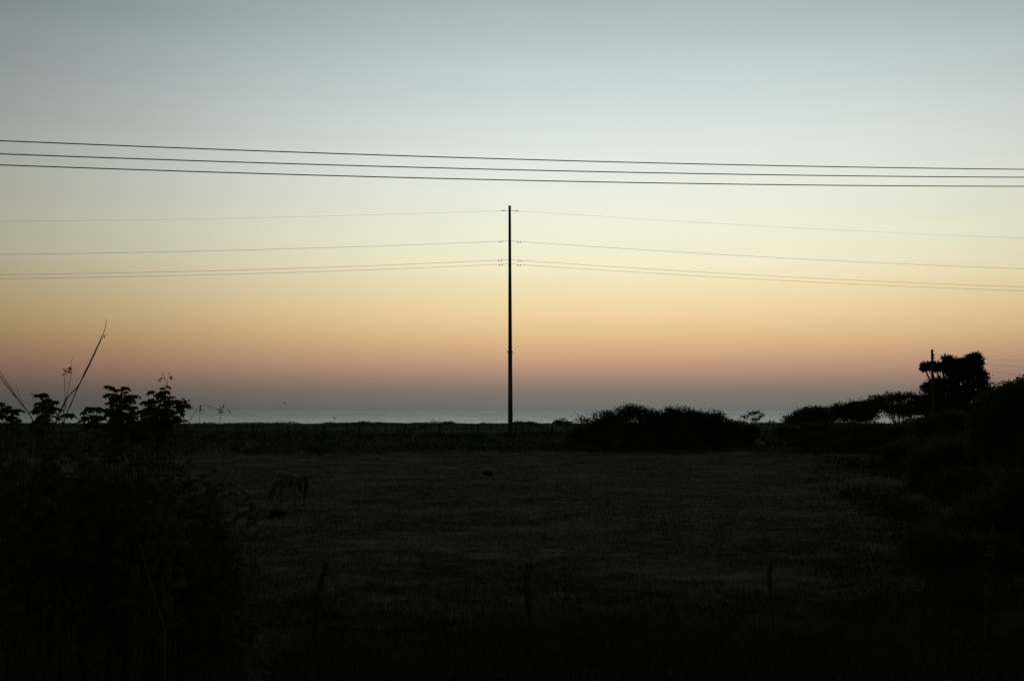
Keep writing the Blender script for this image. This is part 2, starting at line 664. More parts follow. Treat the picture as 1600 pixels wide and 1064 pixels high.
# steel monopole
PX, PYD = 797.5, 157.0
pb = at(PX, 672, PYD)
base = np.array((pb[0], PYD, float(terrain(pb[0], PYD)) - .05))
topz = at(PX - 1.2, 323, PYD)[2]
pole = thing('transmission_pole', 'tall bare tapered steel transmission pole standing alone against the sunset', 'pole', base)
H = topz - base[2]
kx = PYD / F


def prx(f):
    return (7.6 * (1 - f) + 3.9 * f) * .5 * kx


splice = (at(PX, 550, PYD)[2] - base[2]) / H
mb = MB()
lean = np.array((-.10, 0, 0))
mb.tube([base + (0, 0, 0), base + np.array((0, 0, H * splice)) + lean * splice], [prx(0), prx(splice)], 16)
mb.build('lower_shaft', M['steel'], pole, base, True)
mb = MB()
mb.tube([base + np.array((0, 0, H * splice)) + lean * splice, base + np.array((0, 0, H)) + lean], [prx(splice) * .96, prx(1)], 16)
mb.build('upper_shaft', M['steel'], pole, base, True)
mb = MB()
s0 = base + np.array((0, 0, H * splice)) + lean * splice
mb.tube([s0 - (0, 0, .12), s0 + (0, 0, .12)], [prx(splice) + .10, prx(splice) + .10], 16)
mb.build('flange', M['steel'], pole, base)
mb = MB()
s1 = base + np.array((0, 0, H)) + lean
mb.tube([s1 - (0, 0, .02), s1 + (0, 0, .10)], [prx(1) + .06, prx(1) + .04], 16)
mb.build('cap', M['steel'], pole, base)

# four conductors, each hanging away to both sides of the pole
conds = [('topmost', 329.0, (346.2, 344.0), (363.8, 372.3), .011, 21, 'far overhead cable meeting the pole near its tip'),
         ('second', 376.5, (397.6, 394.8), (412.0, 420.1), .018, 25, ''),
         ('third', 405.8, (429.2, 426.2), (440.8, 448.4), .018, 24, ''),
         ('fourth', 412.6, (435.6, 432.4), (446.8, 454.6), .018, 26, '')]
LA, LB = (-66, 150.0), (0, 157.0)
RA, RB = (0, 157.0), (72, 168.0)
lab = ['faint thin cable meeting the tall steel pole at its very tip', 'thin cable alone in mid height on the tall steel pole, below the tip cable',
       'thin cable on the tall steel pole, upper of the close lower pair', 'thin cable on the tall steel pole, lowest of all, under its close twin']
for i, (nm, y0, (l0, l2), (r14, r16), rad, dpx, _) in enumerate(conds):
    off = np.array((0, (-.5, .45, -.45, .45)[i] if i else 0, 0))
    pc = at(PX - 1.0, y0, PYD)
    root = thing('overhead_cable', lab[i], 'cable', pc, 'thin cables carried by the tall steel pole')
    Lp = [wire_pt(x, y, LA, LB) for x, y in ((0, l0), (200, l2))]
    q = para(pc, Lp[1][0], Lp[0][0], 0, LB[0] - Lp[1][0][0], LB[0] - Lp[0][0][0])
    tl = curve_pts(q, 0, 120, 60)
    Rp = [wire_pt(x, y, RA, RB) for x, y in ((1400, r14), (1600, r16))]
    q2 = para(pc, Rp[0][0], Rp[1][0], 0, Rp[0][0][0], Rp[1][0][0])
    tr = curve_pts(q2, 0, 125, 60)
    pts = np.vstack([tl[::-1], tr[1:]])
    mb = MB()
    mb.tube(pts, rad, 5)
    mb.build('conductor', M['alu'], root, pc, True)
    for tt, qq, sg in ((tl, q, -1), (tr, q2, 1)):
        if i == 0:   # armour wrap by the clamp
            mb = MB()
            w_ = curve_pts(qq, .15, 1.25, 6) + np.array((0, 0, -.02))
            mb.tube(w_, [.02, .028, .035, .05, .06, .03], 6)
            mb.build('armour_rod', M['alu'], root, pc, True)
        else:
            d0 = curve_pts(qq, 1.25 + .1 * (i == 2), 1.25 + .1 * (i == 2) + .001, 2)[0] + np.array((0, 0, -.10))
            mb = MB()
            mb.tube([d0 - (.22, 0, 0.01), d0 + (.22, 0, -.01)], .012, 5)
            for s_ in (-1, 1):
                mb.tube([d0 + (s_ * .15, 0, 0), d0 + (s_ * .27, 0, -.02)], [.065, .055], 8)
            mb.tube([d0 + (0, 0, .11), d0 + (0, 0, -.02)], .018, 5)
            mb.build('damper', M['wire'], root, pc)
    # post insulator on the shaft
    mb = MB()
    ax = base + np.array((-.1 * (pc[2] - base[2]) / H, 0, pc[2] - base[2]))
    tt = np.linspace(0, 1, 13)
    sgn = (1, -1, 1, -1)[i]
    mb.tube([ax + np.array((0, sgn * .15, -.02)) * (1 - s) + (np.array((0, sgn * .45, -.03))) * s for s in tt],
            [.055 if k % 2 else .028 for k in range(13)], 8)
    mb.build('insulator', M['porcelain'], pole, base)

# utility pole far right
UY = 104.0
ub = at(1457.5, 655, UY)
base = np.array((ub[0], UY, float(terrain(ub[0], UY)) - .05))
ut = at(1456, 546, UY)
up = thing('utility_pole', 'short wooden utility pole rising in front of the big dark tree', 'pole', base)
mb = MB()
mb.tube([base, [ut[0] + .02, UY, ut[2]]], [.15, .105], 10)
mb.build('shaft', M['post'], up, base, True)
for yy in (554.5, 559.5, 565.0):
    p = at(1456, yy, UY)
    mb = MB()
    mb.tube([p + (.08, 0, 0), p + (.20, 0, 0.0)], .018, 6)
    mb.tube([p + (.2, 0, -.09), p + (.2, 0, -.03), p + (.2, 0, 0), p + (.2, 0, .05), p + (.2, 0, .09)], [.03, .06, .04, .055, .03], 8)
    mb.build('insulator', M['porcelain'], up, base)
for k, (tx, ty, gx, gy) in enumerate(((1456, 566, 1395, 641), (1456, 572, 1438, 650))):
    g0 = at(gx, gy, UY + 2)
    g0[2] = float(terrain(g0[0], UY + 2))
    mb = MB()
    mb.tube([at(tx, ty, UY), g0], .012, 4)
    mb.build('guy_wire', M['wire'], up, base)
for i, (y0, y1) in enumerate(((554.5, 563.5), (559.5, 573.5), (565, 586.5))):
    A_, B_ = at(1458, y0, UY), at(1600, y1, UY - 6)
    n_ = 24
    tt = np.linspace(0, 2.2, n_)
    sag = .35
    pts = np.array([A_ * (1 - s) + B_ * s + np.array((0, 0, 4 * sag * (s - 1) * s * .25)) for s in tt])
    mb = MB()
    mb.tube(pts, .008, 4)
    tag(mb.build('utility_cable', M['wire'], None, A_), 'thin cable running right from the utility pole by the tree, %s of three' % ('topmost', 'middle', 'lowest')[i],
        'cable', 'cables of the utility pole')

# ------------------------------------------------------------------ far vegetation
rng = np.random.default_rng(21)
BY = 126
CB = 'bushes of the dark thicket right of the tall pole'
far_bush('bush', 'low rounded bush at the left foot of the dark thicket, sloping to the grass', 'bush',
         [(903, 676, 24, 12, BY, 1.2), (925, 664, 24, 14, BY, 1.4), (946, 654, 20, 14, BY, 1.3), (935, 684, 30, 16, BY - 2, 1.4)], 930, CB,
         sprays=(((918, 655), (900, 646), (893, 638)), ((925, 650), (912, 640)), ((905, 662), (892, 652))), clumps=34, per=40, clump_r=.36, flat=.7, fill=690, L=.27)
far_bush('bush', 'tallest humped bush of the dark thicket, with a ragged leafy top', 'bush',
         [(966, 651, 20, 12, BY, 1.4), (1026, 653, 18, 11, BY, 1.3), (989, 644, 20, 10, BY + 1, 1.5), (1012, 652, 22, 12, BY, 1.5), (985, 672, 36, 20, BY - 1, 1.8), (1000, 690, 40, 14, BY - 3, 1.5)], 990, CB,
         sprays=(((989, 638), (988, 629)), ((1000, 640), (1003, 632)), ((1018, 645), (1021, 634))), clumps=34, per=40, clump_r=.36, flat=.7, fill=690, L=.27)
far_bush('bush', 'second highest bush of the dark thicket, its crest leaning right', 'bush',
         [(1052, 645, 18, 9, BY, 1.4), (1086, 652, 16, 9, BY, 1.3), (1070, 650, 22, 10, BY, 1.4), (1040, 656, 20, 12, BY, 1.5), (1060, 674, 38, 20, BY - 1, 1.8), (1060, 692, 40, 12, BY - 3, 1.5)], 1060, CB,
         sprays=(((1050, 640), (1047, 633)), ((1060, 641), (1068, 636))), clumps=34, per=40, clump_r=.36, flat=.7, fill=690, L=.27)
far_bush('bush', 'low bush at the right end of the dark thicket, tapering to the gap', 'bush',
         [(1092, 656, 18, 9, BY, 1.3), (1115, 651, 14, 8, BY + 1, 1.2), (1134, 660, 18, 8, BY, 1.3), (1154, 666, 16, 8, BY, 1.2), (1172, 672, 12, 6, BY, 1.0), (1120, 680, 36, 18, BY - 1, 1.6)], 1120, CB, clumps=30, per=40, clump_r=.34, flat=.7, fill=690, L=.27)
far_bush('bush', 'open airy bush with sea showing between its leafy branches', 'bush',
         [(1163, 652, 6, 3, BY - 4, .5), (1172, 646, 6, 3.5, BY - 4, .5), (1183, 644, 7, 3, BY - 4, .5), (1189, 650, 5, 3, BY - 4, .4), (1180, 655, 6, 2.5, BY - 4, .4), (1160, 660, 9, 4, BY - 4, .6)], 1158, CB,
         clumps=7, per=16, clump_r=.22, L=.2, Wd=.09, base_r=.08)
far_bush('bush', 'small round bush alone on the grassy skyline just right of the tall pole', 'bush',
         [(877, 658, 7, 5, 215, .7), (870, 660, 6, 3, 215, .6), (886, 660, 7, 3, 215, .6)], 877, clumps=14, per=24, L=.3, Wd=.14, clump_r=.4)

TG = 'spreading trees along the right skyline'
TY = 130
far_bush('spreading_tree', 'lowest feathery tree of the right skyline row, beside the open sea gap', 'tree',
         [(1236, 654, 12, 4, TY, 1.6), (1250, 646, 12, 4, TY, 1.7), (1266, 641, 14, 5, TY, 1.8), (1284, 640, 14, 5, TY, 1.8), (1262, 655, 28, 8, TY, 2.0), (1290, 652, 20, 9, TY, 2)],
         1285, TG, clumps=26, per=30, clump_r=.36, flat=.5, L=.26, fill=662)
far_bush('spreading_tree', 'middle spreading tree of the right skyline row, with a smooth sloping top', 'tree',
         [(1310, 638, 16, 6, TY + 2, 1.9), (1334, 634, 18, 6, TY + 2, 1.9), (1356, 631, 16, 6, TY + 2, 1.9), (1325, 648, 30, 10, TY + 2, 2.2), (1350, 646, 20, 6, TY + 2, 2)],
         1330, TG, clumps=30, per=36, clump_r=.38, flat=.6, L=.27, fill=656)
far_bush('spreading_tree', 'highest spreading tree of the row, touching the big dark tree', 'tree',
         [(1376, 624, 14, 7, TY, 1.9), (1400, 620, 14, 7, TY, 2), (1424, 621, 14, 7, TY, 1.9), (1438, 628, 10, 7, TY, 1.5), (1395, 637, 34, 9, TY, 2.2), (1425, 640, 16, 7, TY, 1.8)],
         1405, TG, clumps=26, per=34, clump_r=.36, flat=.6, L=.27, fill=645)
SG = 'low bushes under the right skyline trees'
far_bush('bush', 'low dark bush on the bank beneath the feathery skyline tree', 'bush',
         [(1232, 674, 26, 8, TY - 14, 1.6), (1275, 668, 34, 10, TY - 12, 1.8), (1260, 688, 44, 12, TY - 16, 1.6)], 1260, SG, clumps=34, per=40, clump_r=.36, flat=.7, fill=690, L=.27)
far_bush('bush', 'low dark bush on the bank beneath the middle skyline tree', 'bush',
         [(1322, 670, 32, 10, TY - 14, 1.6), (1365, 668, 32, 9, TY - 14, 1.8), (1345, 690, 46, 14, TY - 17, 1.6)], 1345, SG, clumps=34, per=40, clump_r=.36, flat=.7, fill=690, L=.27)
far_bush('bush', 'low dark bush on the bank left of the big dark tree', 'bush',
         [(1405, 670, 28, 10, TY - 18, 1.6), (1438, 666, 22, 10, TY - 18, 1.8), (1420, 690, 40, 16, TY - 20, 1.6)], 1420, SG, clumps=34, per=40, clump_r=.36, flat=.7, fill=690, L=.27)

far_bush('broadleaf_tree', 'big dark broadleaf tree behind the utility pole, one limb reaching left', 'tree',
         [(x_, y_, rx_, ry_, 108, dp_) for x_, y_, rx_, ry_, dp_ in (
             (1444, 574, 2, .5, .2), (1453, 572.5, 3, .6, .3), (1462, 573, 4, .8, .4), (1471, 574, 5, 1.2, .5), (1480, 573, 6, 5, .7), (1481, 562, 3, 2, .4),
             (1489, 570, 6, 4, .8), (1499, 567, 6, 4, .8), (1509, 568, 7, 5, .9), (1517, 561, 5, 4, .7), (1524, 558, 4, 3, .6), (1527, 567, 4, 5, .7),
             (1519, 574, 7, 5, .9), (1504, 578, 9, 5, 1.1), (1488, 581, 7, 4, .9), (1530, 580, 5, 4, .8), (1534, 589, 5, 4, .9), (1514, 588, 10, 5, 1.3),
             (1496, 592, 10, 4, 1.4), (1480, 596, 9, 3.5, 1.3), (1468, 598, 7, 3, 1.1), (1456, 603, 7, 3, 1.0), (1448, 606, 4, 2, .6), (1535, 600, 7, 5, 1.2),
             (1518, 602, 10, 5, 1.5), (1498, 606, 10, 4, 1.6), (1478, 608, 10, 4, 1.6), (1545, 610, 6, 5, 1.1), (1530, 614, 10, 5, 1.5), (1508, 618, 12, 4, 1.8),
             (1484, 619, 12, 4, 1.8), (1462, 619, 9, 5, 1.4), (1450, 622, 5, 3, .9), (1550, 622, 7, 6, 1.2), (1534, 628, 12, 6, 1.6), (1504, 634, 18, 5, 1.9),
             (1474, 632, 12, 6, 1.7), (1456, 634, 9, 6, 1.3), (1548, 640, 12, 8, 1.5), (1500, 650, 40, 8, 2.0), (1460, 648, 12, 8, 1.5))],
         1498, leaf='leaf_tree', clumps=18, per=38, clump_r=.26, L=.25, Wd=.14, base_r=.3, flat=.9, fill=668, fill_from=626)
RG = 'bushes of the dark right side'
far_bush('bush', 'broad dark bush at the foot of the big broadleaf tree', 'bush',
         [(1450, 664, 30, 12, 88, 1.4), (1490, 660, 32, 16, 88, 1.6), (1530, 662, 30, 18, 88, 1.6), (1480, 700, 60, 28, 85, 2.0), (1430, 698, 30, 14, 84, 1.6), (1405, 703, 22, 8, 84, 1.2)], 1480, RG,
         clumps=60, per=46, clump_r=.4, L=.2, Wd=.1, flat=.7, fill=720)
far_bush('bush', 'dark bush reaching furthest left into the pasture from the right side', 'bush',
         [(1446, 716, 24, 12, 62, 1.0), (1480, 708, 30, 20, 62, 1.4), (1520, 702, 36, 26, 62, 1.5), (1500, 750, 50, 22, 58, 1.6)], 1490, RG,
         clumps=70, per=46, clump_r=.32, L=.15, Wd=.075, flat=.8, fill=780)
far_bush('bush', 'tall bush at the right edge, its loose feathery top catching the glow', 'bush',
         [(1554, 630, 16, 12, 46, .8), (1570, 622, 18, 12, 46, .9), (1590, 614, 18, 12, 46, .9), (1618, 606, 24, 14, 46, 1.0), (1545, 655, 22, 20, 46, 1.0), (1575, 652, 36, 26, 46, 1.3), (1610, 660, 36, 40, 46, 1.3), (1590, 720, 50, 50, 45, 1.4)],
         1595, RG, clumps=90, per=56, clump_r=.26, L=.13, Wd=.06, flat=.8, fill=700,
         sprays=(((1570, 612), (1576, 600), (1586, 594)), ((1596, 602), (1604, 590)), ((1556, 618), (1552, 608))))
far_bush('bush', 'low dark bush in the right foreground below the feathery one', 'bush',
         [(1560, 800, 60, 40, 34, 1.1), (1610, 770, 50, 50, 34, 1.1), (1500, 830, 44, 24, 34, .9), (1455, 850, 40, 16, 31, .8), (1540, 860, 60, 22, 31, .9)], 1580, RG,
         clumps=110, per=50, clump_r=.22, L=.09, Wd=.05, flat=.9, fill=860)

# dark scrub covering the face of the bank: nobody could count it
lm = MB()
n = 5200
x = rng.uniform(-75, 75, n)
y = 107 + 46 * rng.uniform(0, 1, n) ** 1.25 + np.sin(x * .045 + 1.3) * 2.2
zt = terrain(x, y)
hh = (.35 + .7 * rng.uniform(0, 1, n)) * (1 - .78 * np.clip((y - 118) / 30, 0, 1))
for i in range(n):
    k = 16
    off = rng.normal(size=(k, 3)) * np.array((.45, .4, 0)) + np.array((0, 0, 1)) * rng.uniform(0, 1, k)[:, None] ** .7 * hh[i]
    lm.leaves(np.array((x[i], y[i], zt[i])) + off, unit(k) + (0, 0, .5), unit(k) + (0, 0, .6), np.full(k, .22), np.full(k, .08))
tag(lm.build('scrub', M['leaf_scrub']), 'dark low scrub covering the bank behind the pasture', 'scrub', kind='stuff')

# rank growth thickening towards the right side of the pasture
lm = MB()
n = 3600
cnt = 0
while cnt < n:
    yy = rng.uniform(24, 106)
    px = rng.uniform(1270, 1640)
    if rng.random() > ((px - 1270) / 260.0) ** 1.6 * (.5 + .5 * math.sin(px * .035 + yy * .21)) + .02:
        continue
    cnt += 1
    xx = (px - 800) / F * yy
    h_ = rng.uniform(.15, .3 + .5 * min(1, (px - 1270) / 250))
    k = 14
    off = rng.normal(size=(k, 3)) * np.array((.28, .28, 0)) + np.array((0, 0, 1)) * rng.uniform(0, 1, k)[:, None] * h_
    lm.leaves(np.array((xx, yy, float(terrain(xx, yy)))) + off, unit(k) * .6 + (0, 0, .8), unit(k), np.full(k, .08 + .0012 * yy), np.full(k, .03 + .0006 * yy))
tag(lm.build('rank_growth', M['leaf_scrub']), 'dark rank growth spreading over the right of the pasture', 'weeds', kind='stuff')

# grass on the skyline plateau
lm = MB()
n = 42000
x = rng.uniform(-130, 130, n)
y = rng.uniform(140, 266, n)
y[:14000] = rng.uniform(246, 262, 14000)
z = terrain(x, y)
ln = rng.uniform(.15, .38, n) * (1 + 1.3 * np.clip(np.sin(x * .55) * np.sin(x * .19 + 1) + .5 * np.sin(x * 1.7), 0, 1))
D = np.stack([rng.normal(size=n) * .3, rng.normal(size=n) * .3, np.ones(n)], 1)
lm.leaves(np.stack([x, y, z - .02], 1), D, np.stack([rng.normal(size=n), np.ones(n), np.zeros(n)], 1), ln, np.full(n, .11))
tag(lm.build('shore_grass', M['grass_green']), 'green coarse grass on the flat rise before the sea', 'grass', kind='stuff')

# tuft of tall stalks on the skyline left of the pole
gb = at(681, 660, 232)
gb[2] = float(terrain(gb[0], 232))
mb = MB()
for k in range(22):
    a = rng.normal() * .55
    l_ = rng.uniform(.6, 1.25)
    p0 = gb + np.array((rng.normal() * .5, rng.normal() * .2, 0))
    mb.tube([p0, p0 + np.array((a * .3, 0, .55)) * l_, p0 + np.array((a, 0, 1.0)) * l_], [.03, .022, .01], 4)
tag(mb.build('grass_tuft', M['weed'], None, gb), 'spiky tuft of stalks on the skyline left of the tall pole', 'plant')

# ------------------------------------------------------------------ pasture grass
lm = MB()
n = 190000
u = rng.uniform(0, 1, n)
y = 15 * (108 / 15.0) ** u
x = rng.uniform(-1, 1, n) * (y * .50 + 3)
z = terrain(x, y)
patch = .5 + .5 * np.sin(x * .35 + np.sin(y * .22) * 2) * np.sin(y * .31 + np.sin(x * .15) * 2)
ln = (.03 + .04 * rng.uniform(0, 1, n) + .06 * patch * rng.uniform(0, 1, n)) * (1 + 1.6 * np.clip((30 - y) / 12, 0, 1))
D = np.stack([rng.normal(size=n) * .45, rng.normal(size=n) * .45, np.ones(n)], 1)
lm.leaves(np.stack([x, y, z - .01], 1), D, np.stack([rng.normal(size=n), rng.normal(size=n), np.zeros(n)], 1), ln, .009 + .0005 * y)
tag(lm.build('pasture_grass', M['grass']), 'short dry grass of the dark pasture', 'grass', kind='stuff')

# rank weeds at the foot of the road bank
lm = MB()
n = 90000
y = rng.uniform(10.5, 27, n)
x = rng.uniform(-1, 1, n) * (y * .5 + 2)
z = terrain(x, y)
dens = .55 + .45 * np.sin(x * 1.1 + 2 * np.sin(y * .6)) * np.sin(x * .37 + 1.7)
edge_ = np.sin(x * .8 + 1) * 1.5 + np.sin(x * .27) * 2
ln = (.15 + .85 * rng.uniform(0, 1, n) ** 1.6 * dens) * np.clip((24.5 + edge_ - y) / 9, .12, 1)
D = np.stack([rng.normal(size=n) * .35, rng.normal(size=n) * .35, np.ones(n)], 1)
lm.leaves(np.stack([x, y, z - .02], 1), D, np.stack([rng.normal(size=n), rng.normal(size=n), np.zeros(n)], 1), ln, rng.uniform(.008, .02, n))
n = 30000
cx = rng.uniform(-11, 11, 260)
cy = rng.uniform(12, 22, 260)
ci = rng.integers(0, 260, n)
x = cx[ci] + rng.normal(size=n) * .22
y = cy[ci] + rng.normal(size=n) * .2
z = terrain(x, y) + rng.uniform(0, 1, n) * (.35 + .5 * ((ci * 37) % 100) / 100)
lm.leaves(np.stack([x, y, z], 1), unit(n) + (0, 0, .2), unit(n) + (0, 0, .6), np.full(n, .07), np.full(n, .035))
tag(lm.build('roadside_weeds', M['weed']), 'rank dark weeds in the near foreground', 'weeds', kind='stuff')

# darker clumps standing in the pasture
cl = [(762, 742, 4, 'small dark clump in mid pasture below the tall pole'), 
      (434, 801, 8, 'ragged dark weed clump in the grass below the horse'),]
for (px, py, w, lb) in cl:
    Yd = CAMZ / ((py - 641) / F)
    p = at(px, py, Yd)
    p[2] = float(terrain(p[0], p[1]))
    mb = MB()
    k = 280
    r_ = w * Yd / F
    off = rng.normal(size=(k, 3)) * np.array((r_ * .5, r_ * .5, 0)) + np.array((0, 0, 1)) * rng.uniform(0, r_ * .55, k)[:, None]
    mb.leaves(p + off, unit(k) + (0, 0, 1.0), unit(k), np.full(k, .2), np.full(k, .07))
    tag(mb.build('weed_clump', M['leaf_tree'], None, p), lb, 'weeds', 'dark weed clumps in the pasture')

# ------------------------------------------------------------------ fence posts
rng = np.random.default_rng(5)


def post(pxs, Yd, label, group, width, below=.4, mat='post'):
    pts = [at(a, b_, Yd) for a, b_ in pxs]
    bot = pts[-1].copy()
    bot[2] = float(terrain(bot[0], Yd)) - below
    if bot[2] < pts[-1][2]:
        pts.append(bot)
    pts = np.array(pts)
    tt = np.linspace(0, 1, len(pts))
    n_ = 16
    s = np.linspace(0, 1, n_) ** 1.3
    q = np.stack([np.interp(s, tt, pts[:, k]) for k in range(3)], 1)
    q[1:-1] += rng.normal(size=(n_ - 2, 3)) * width * .08
    w = width * .5 * (1 + rng.normal(size=n_) * .11)
    w[0] *= .45
    w[1] *= .9
    mb = MB()
    mb.tube(q, w, 9)
    return tag(mb.build('fence_post', M[mat], None, q[-1]), label, 'post', group)


FG = 'rough posts of the near fence'
FY = 20
post([(511, 877), (503, 905), (494, 940)], FY, 'crooked fence post leaning right, left of the middle one', FG, .125)
post([(828, 878), (823, 900), (826, 940)], FY, 'thick curved fence post with a rounded top, nearest the picture centre', FG, .16)
post([(1204, 877), (1202, 900), (1207, 980)], FY, 'thin upright fence post right of the thick curved one', FG, .085)
post([(1547, 852), (1545, 890), (1543, 960)], FY, 'dim fence post near the right edge among the bushes', FG, .12)
post([(133, 866), (131, 900), (129, 980)], FY, 'dim fence post at the left behind the leafy shrubs', FG, .12)
BG = 'small posts of the far fence along the bank'
fx = [395, 451, 507, 561, 632, 687, 747, 806, 862]
where = ['leftmost far fence post, beside the shrub twigs', 'far fence post straight above the horse', 'far fence post under the low flying seabird',
         'far fence post, fourth from the left of its row', 'far fence post midway between the horse and the tall pole', 'far fence post under the spiky skyline tuft',
         'far fence post next to the left of the tall pole', 'far fence post just right of the tall pole', 'far fence post nearest the dark thicket']
for px, lb in zip(fx, where):
    hgt = rnd.uniform(663.5, 666.5)
    Yd = 141
    post([(px + rnd.uniform(-1.2, 1.2), hgt), (px, hgt + 8)], Yd, lb, BG, .19, mat='post_far')

# pale rock in the gap of the bank
rb = at(1190, 704, 116)
rb[2] = float(terrain(rb[0], rb[1])) - .1
import bmesh
bm = bmesh.new()
bmesh.ops.create_icosphere(bm, subdivisions=3, radius=1.0)
for v in bm.verts:
    n_ = v.co.copy()
    f_ = 1 + .16 * math.sin(n_.x * 5 + 1) * math.cos(n_.z * 4) + .10 * math.sin(n_.y * 9 + n_.z * 7)
    v.co = Vector((n_.x * .55 * f_ - .22 * n_.z, n_.y * .5 * f_, n_.z * .62 * f_ + .5 - .15 * max(0, n_.x)))
me = bpy.data.meshes.new('rock')
bm.to_mesh(me)
bm.free()
me.materials.append(M['rock'])
o = bpy.data.objects.new('rock', me)
COL.objects.link(o)
o.location = rb
o.rotation_euler = (0, 0, .4)
tag(o, 'pale grey rock glimmering on the dark bank right of the thicket', 'rock')


# ------------------------------------------------------------------ bodies grown with the skin modifier
def skinned(name, verts, edges, radii, mat, parent=None, loc=(0, 0, 0), sub=2, root=0):
    me = bpy.data.meshes.new(name)
    me.from_pydata(verts, edges, [])
    o = bpy.data.objects.new(name, me)
    COL.objects.link(o)
    s = o.modifiers.new('skin', 'SKIN')   # adds the skin layer too
    sd = me.skin_vertices[0].data
    for i, r_ in enumerate(radii):
        sd[i].radius = r_ if isinstance(r_, tuple) else (r_, r_)
        sd[i].use_root = (i == root)
    s.use_smooth_shade = True
    s.branch_smoothing = .6
    d = o.modifiers.new('sub', 'SUBSURF')
    d.levels = d.render_levels = sub
    me.materials.append(mat)
    if parent is not None:
        o.parent = parent
    o.location = loc
    return o


# horse: x forward (to the left in the picture after turning), z up, withers at 1.42 m
HV = [(-.52, 0, 1.18), (-.25, 0, 1.10), (.05, 0, 1.06), (.35, 0, 1.10), (.52, 0, 1.12),   # 0-4 trunk: rump .. chest
      (-.66, 0, 1.12),                                                                  # 5 buttock
      (.74, 0, .98), (.92, 0, .72), (1.02, 0, .47),                                     # 6-8 neck down, poll
      (1.05, 0, .33), (1.0, 0, .17), (.975, 0, .07)]                                      # 9-11 head, muzzle
HR = [.34, .34, .36, .34, .29, .24, .215, .155, .115, .125, .09, .065]
HE = [(0, 1), (1, 2), (2, 3), (3, 4), (0, 5), (4, 6), (6, 7), (7, 8), (8, 9), (9, 10), (10, 11)]


def add_chain(start, pts, rad):
    k = start
    for p, r_ in zip(pts, rad):
        HV.append(p)
        HR.append(r_)
        HE.append((k, len(HV) - 1))
        k = len(HV) - 1


for sy, dx, bx in ((-1, .10, .0), (1, -.12, .0)):
    add_chain(4, [(.47 + dx * .3, sy * .15, .90), (.47 + dx * .7, sy * .16, .70), (.49 + dx, sy * .16, .42), (.47 + dx * 1.2, sy * .16, .24), (.50 + dx * 1.3, sy * .16, .12), (.53 + dx * 1.4, sy * .16, .03)],
              [.13, .085, .055, .04, .042, .055])
for sy, dx in ((-1, -.14), (1, .10)):
    add_chain(0, [(-.46 + dx * .3, sy * .15, .92), (-.40 + dx * .5, sy * .17, .74), (-.60 + dx, sy * .17, .50), (-.57 + dx, sy * .17, .26), (-.56 + dx, sy * .17, .12), (-.52 + dx, sy * .17, .03)],
              [.18, .125, .068, .045, .045, .056])
hY = 51.6
hp = at(452, 783, hY)
hp[2] = float(terrain(hp[0], hp[1]))
horse = thing('horse', 'dark horse grazing in the pasture with its head down to the left', 'horse', hp)
body = skinned('body', HV, HE, HR, M['coat'], horse)
# mane along the neck crest, forelock, tail
mb = MB()
cr_pts = [(.50, 0, 1.33), (.62, 0, 1.25), (.80, 0, 1.08), (.98, 0, .80), (1.10, 0, .56), (1.13, 0, .45)]
for k in range(90):
    s = rng.uniform(0, len(cr_pts) - 1.001)
    i0 = int(s)
    p = np.array(cr_pts[i0]) * (1 - (s - i0)) + np.array(cr_pts[i0 + 1]) * (s - i0)
    sd = -1 if k % 3 else 1
    mb.tube([p, p + (0.0, sd * .07, -.03), p + (-.03, sd * .12, -.16), p + (-.05, sd * .13, -.28)], [.014, .016, .013, .004], 4)
mb.build('mane', M['mane'], horse)
mb = MB()
for k in range(34):
    o_ = rng.normal(size=3) * (.012, .02, .012)
    l_ = rng.uniform(.8, 1.1)
    mb.tube([np.array((-.80, 0, 1.26)) + o_, np.array((-.90, 0, 1.17)) + o_ * 1.5, np.array((-.93, 0, .95)) + o_ * 2, np.array((-.90, 0, 1.0 - .62 * l_)) + o_ * 2],
            [.022, .024, .02, .005], 4)
mb.build('tail', M['mane'], horse)
for sy in (-1, 1):
    mb = MB()
    mb.tube([(1.06, sy * .05, .50), (1.11, sy * .075, .57), (1.12, sy * .08, .63)], [.022, .03, .006], 6)
    mb.build('ear', M['coat'], horse)
for sy, dx in ((-1, .14), (1, -.168)):
    mb = MB()
    mb.tube([(.53 + dx, sy * .16, .075), (.54 + dx, sy * .16, -.01)], [.052, .07], 10)
    mb.build('hoof', M['hoof'], horse)
for sy, dx in ((-1, -.14), (1, .10)):
    mb = MB()
    mb.tube([(-.52 + dx, sy * .17, .075), (-.51 + dx, sy * .17, -.01)], [.052, .07], 10)
    mb.build('hoof', M['hoof'], horse)
horse.rotation_euler = (0, 0, R(180 - 28))
horse.scale = (.98, .98, 1.04)

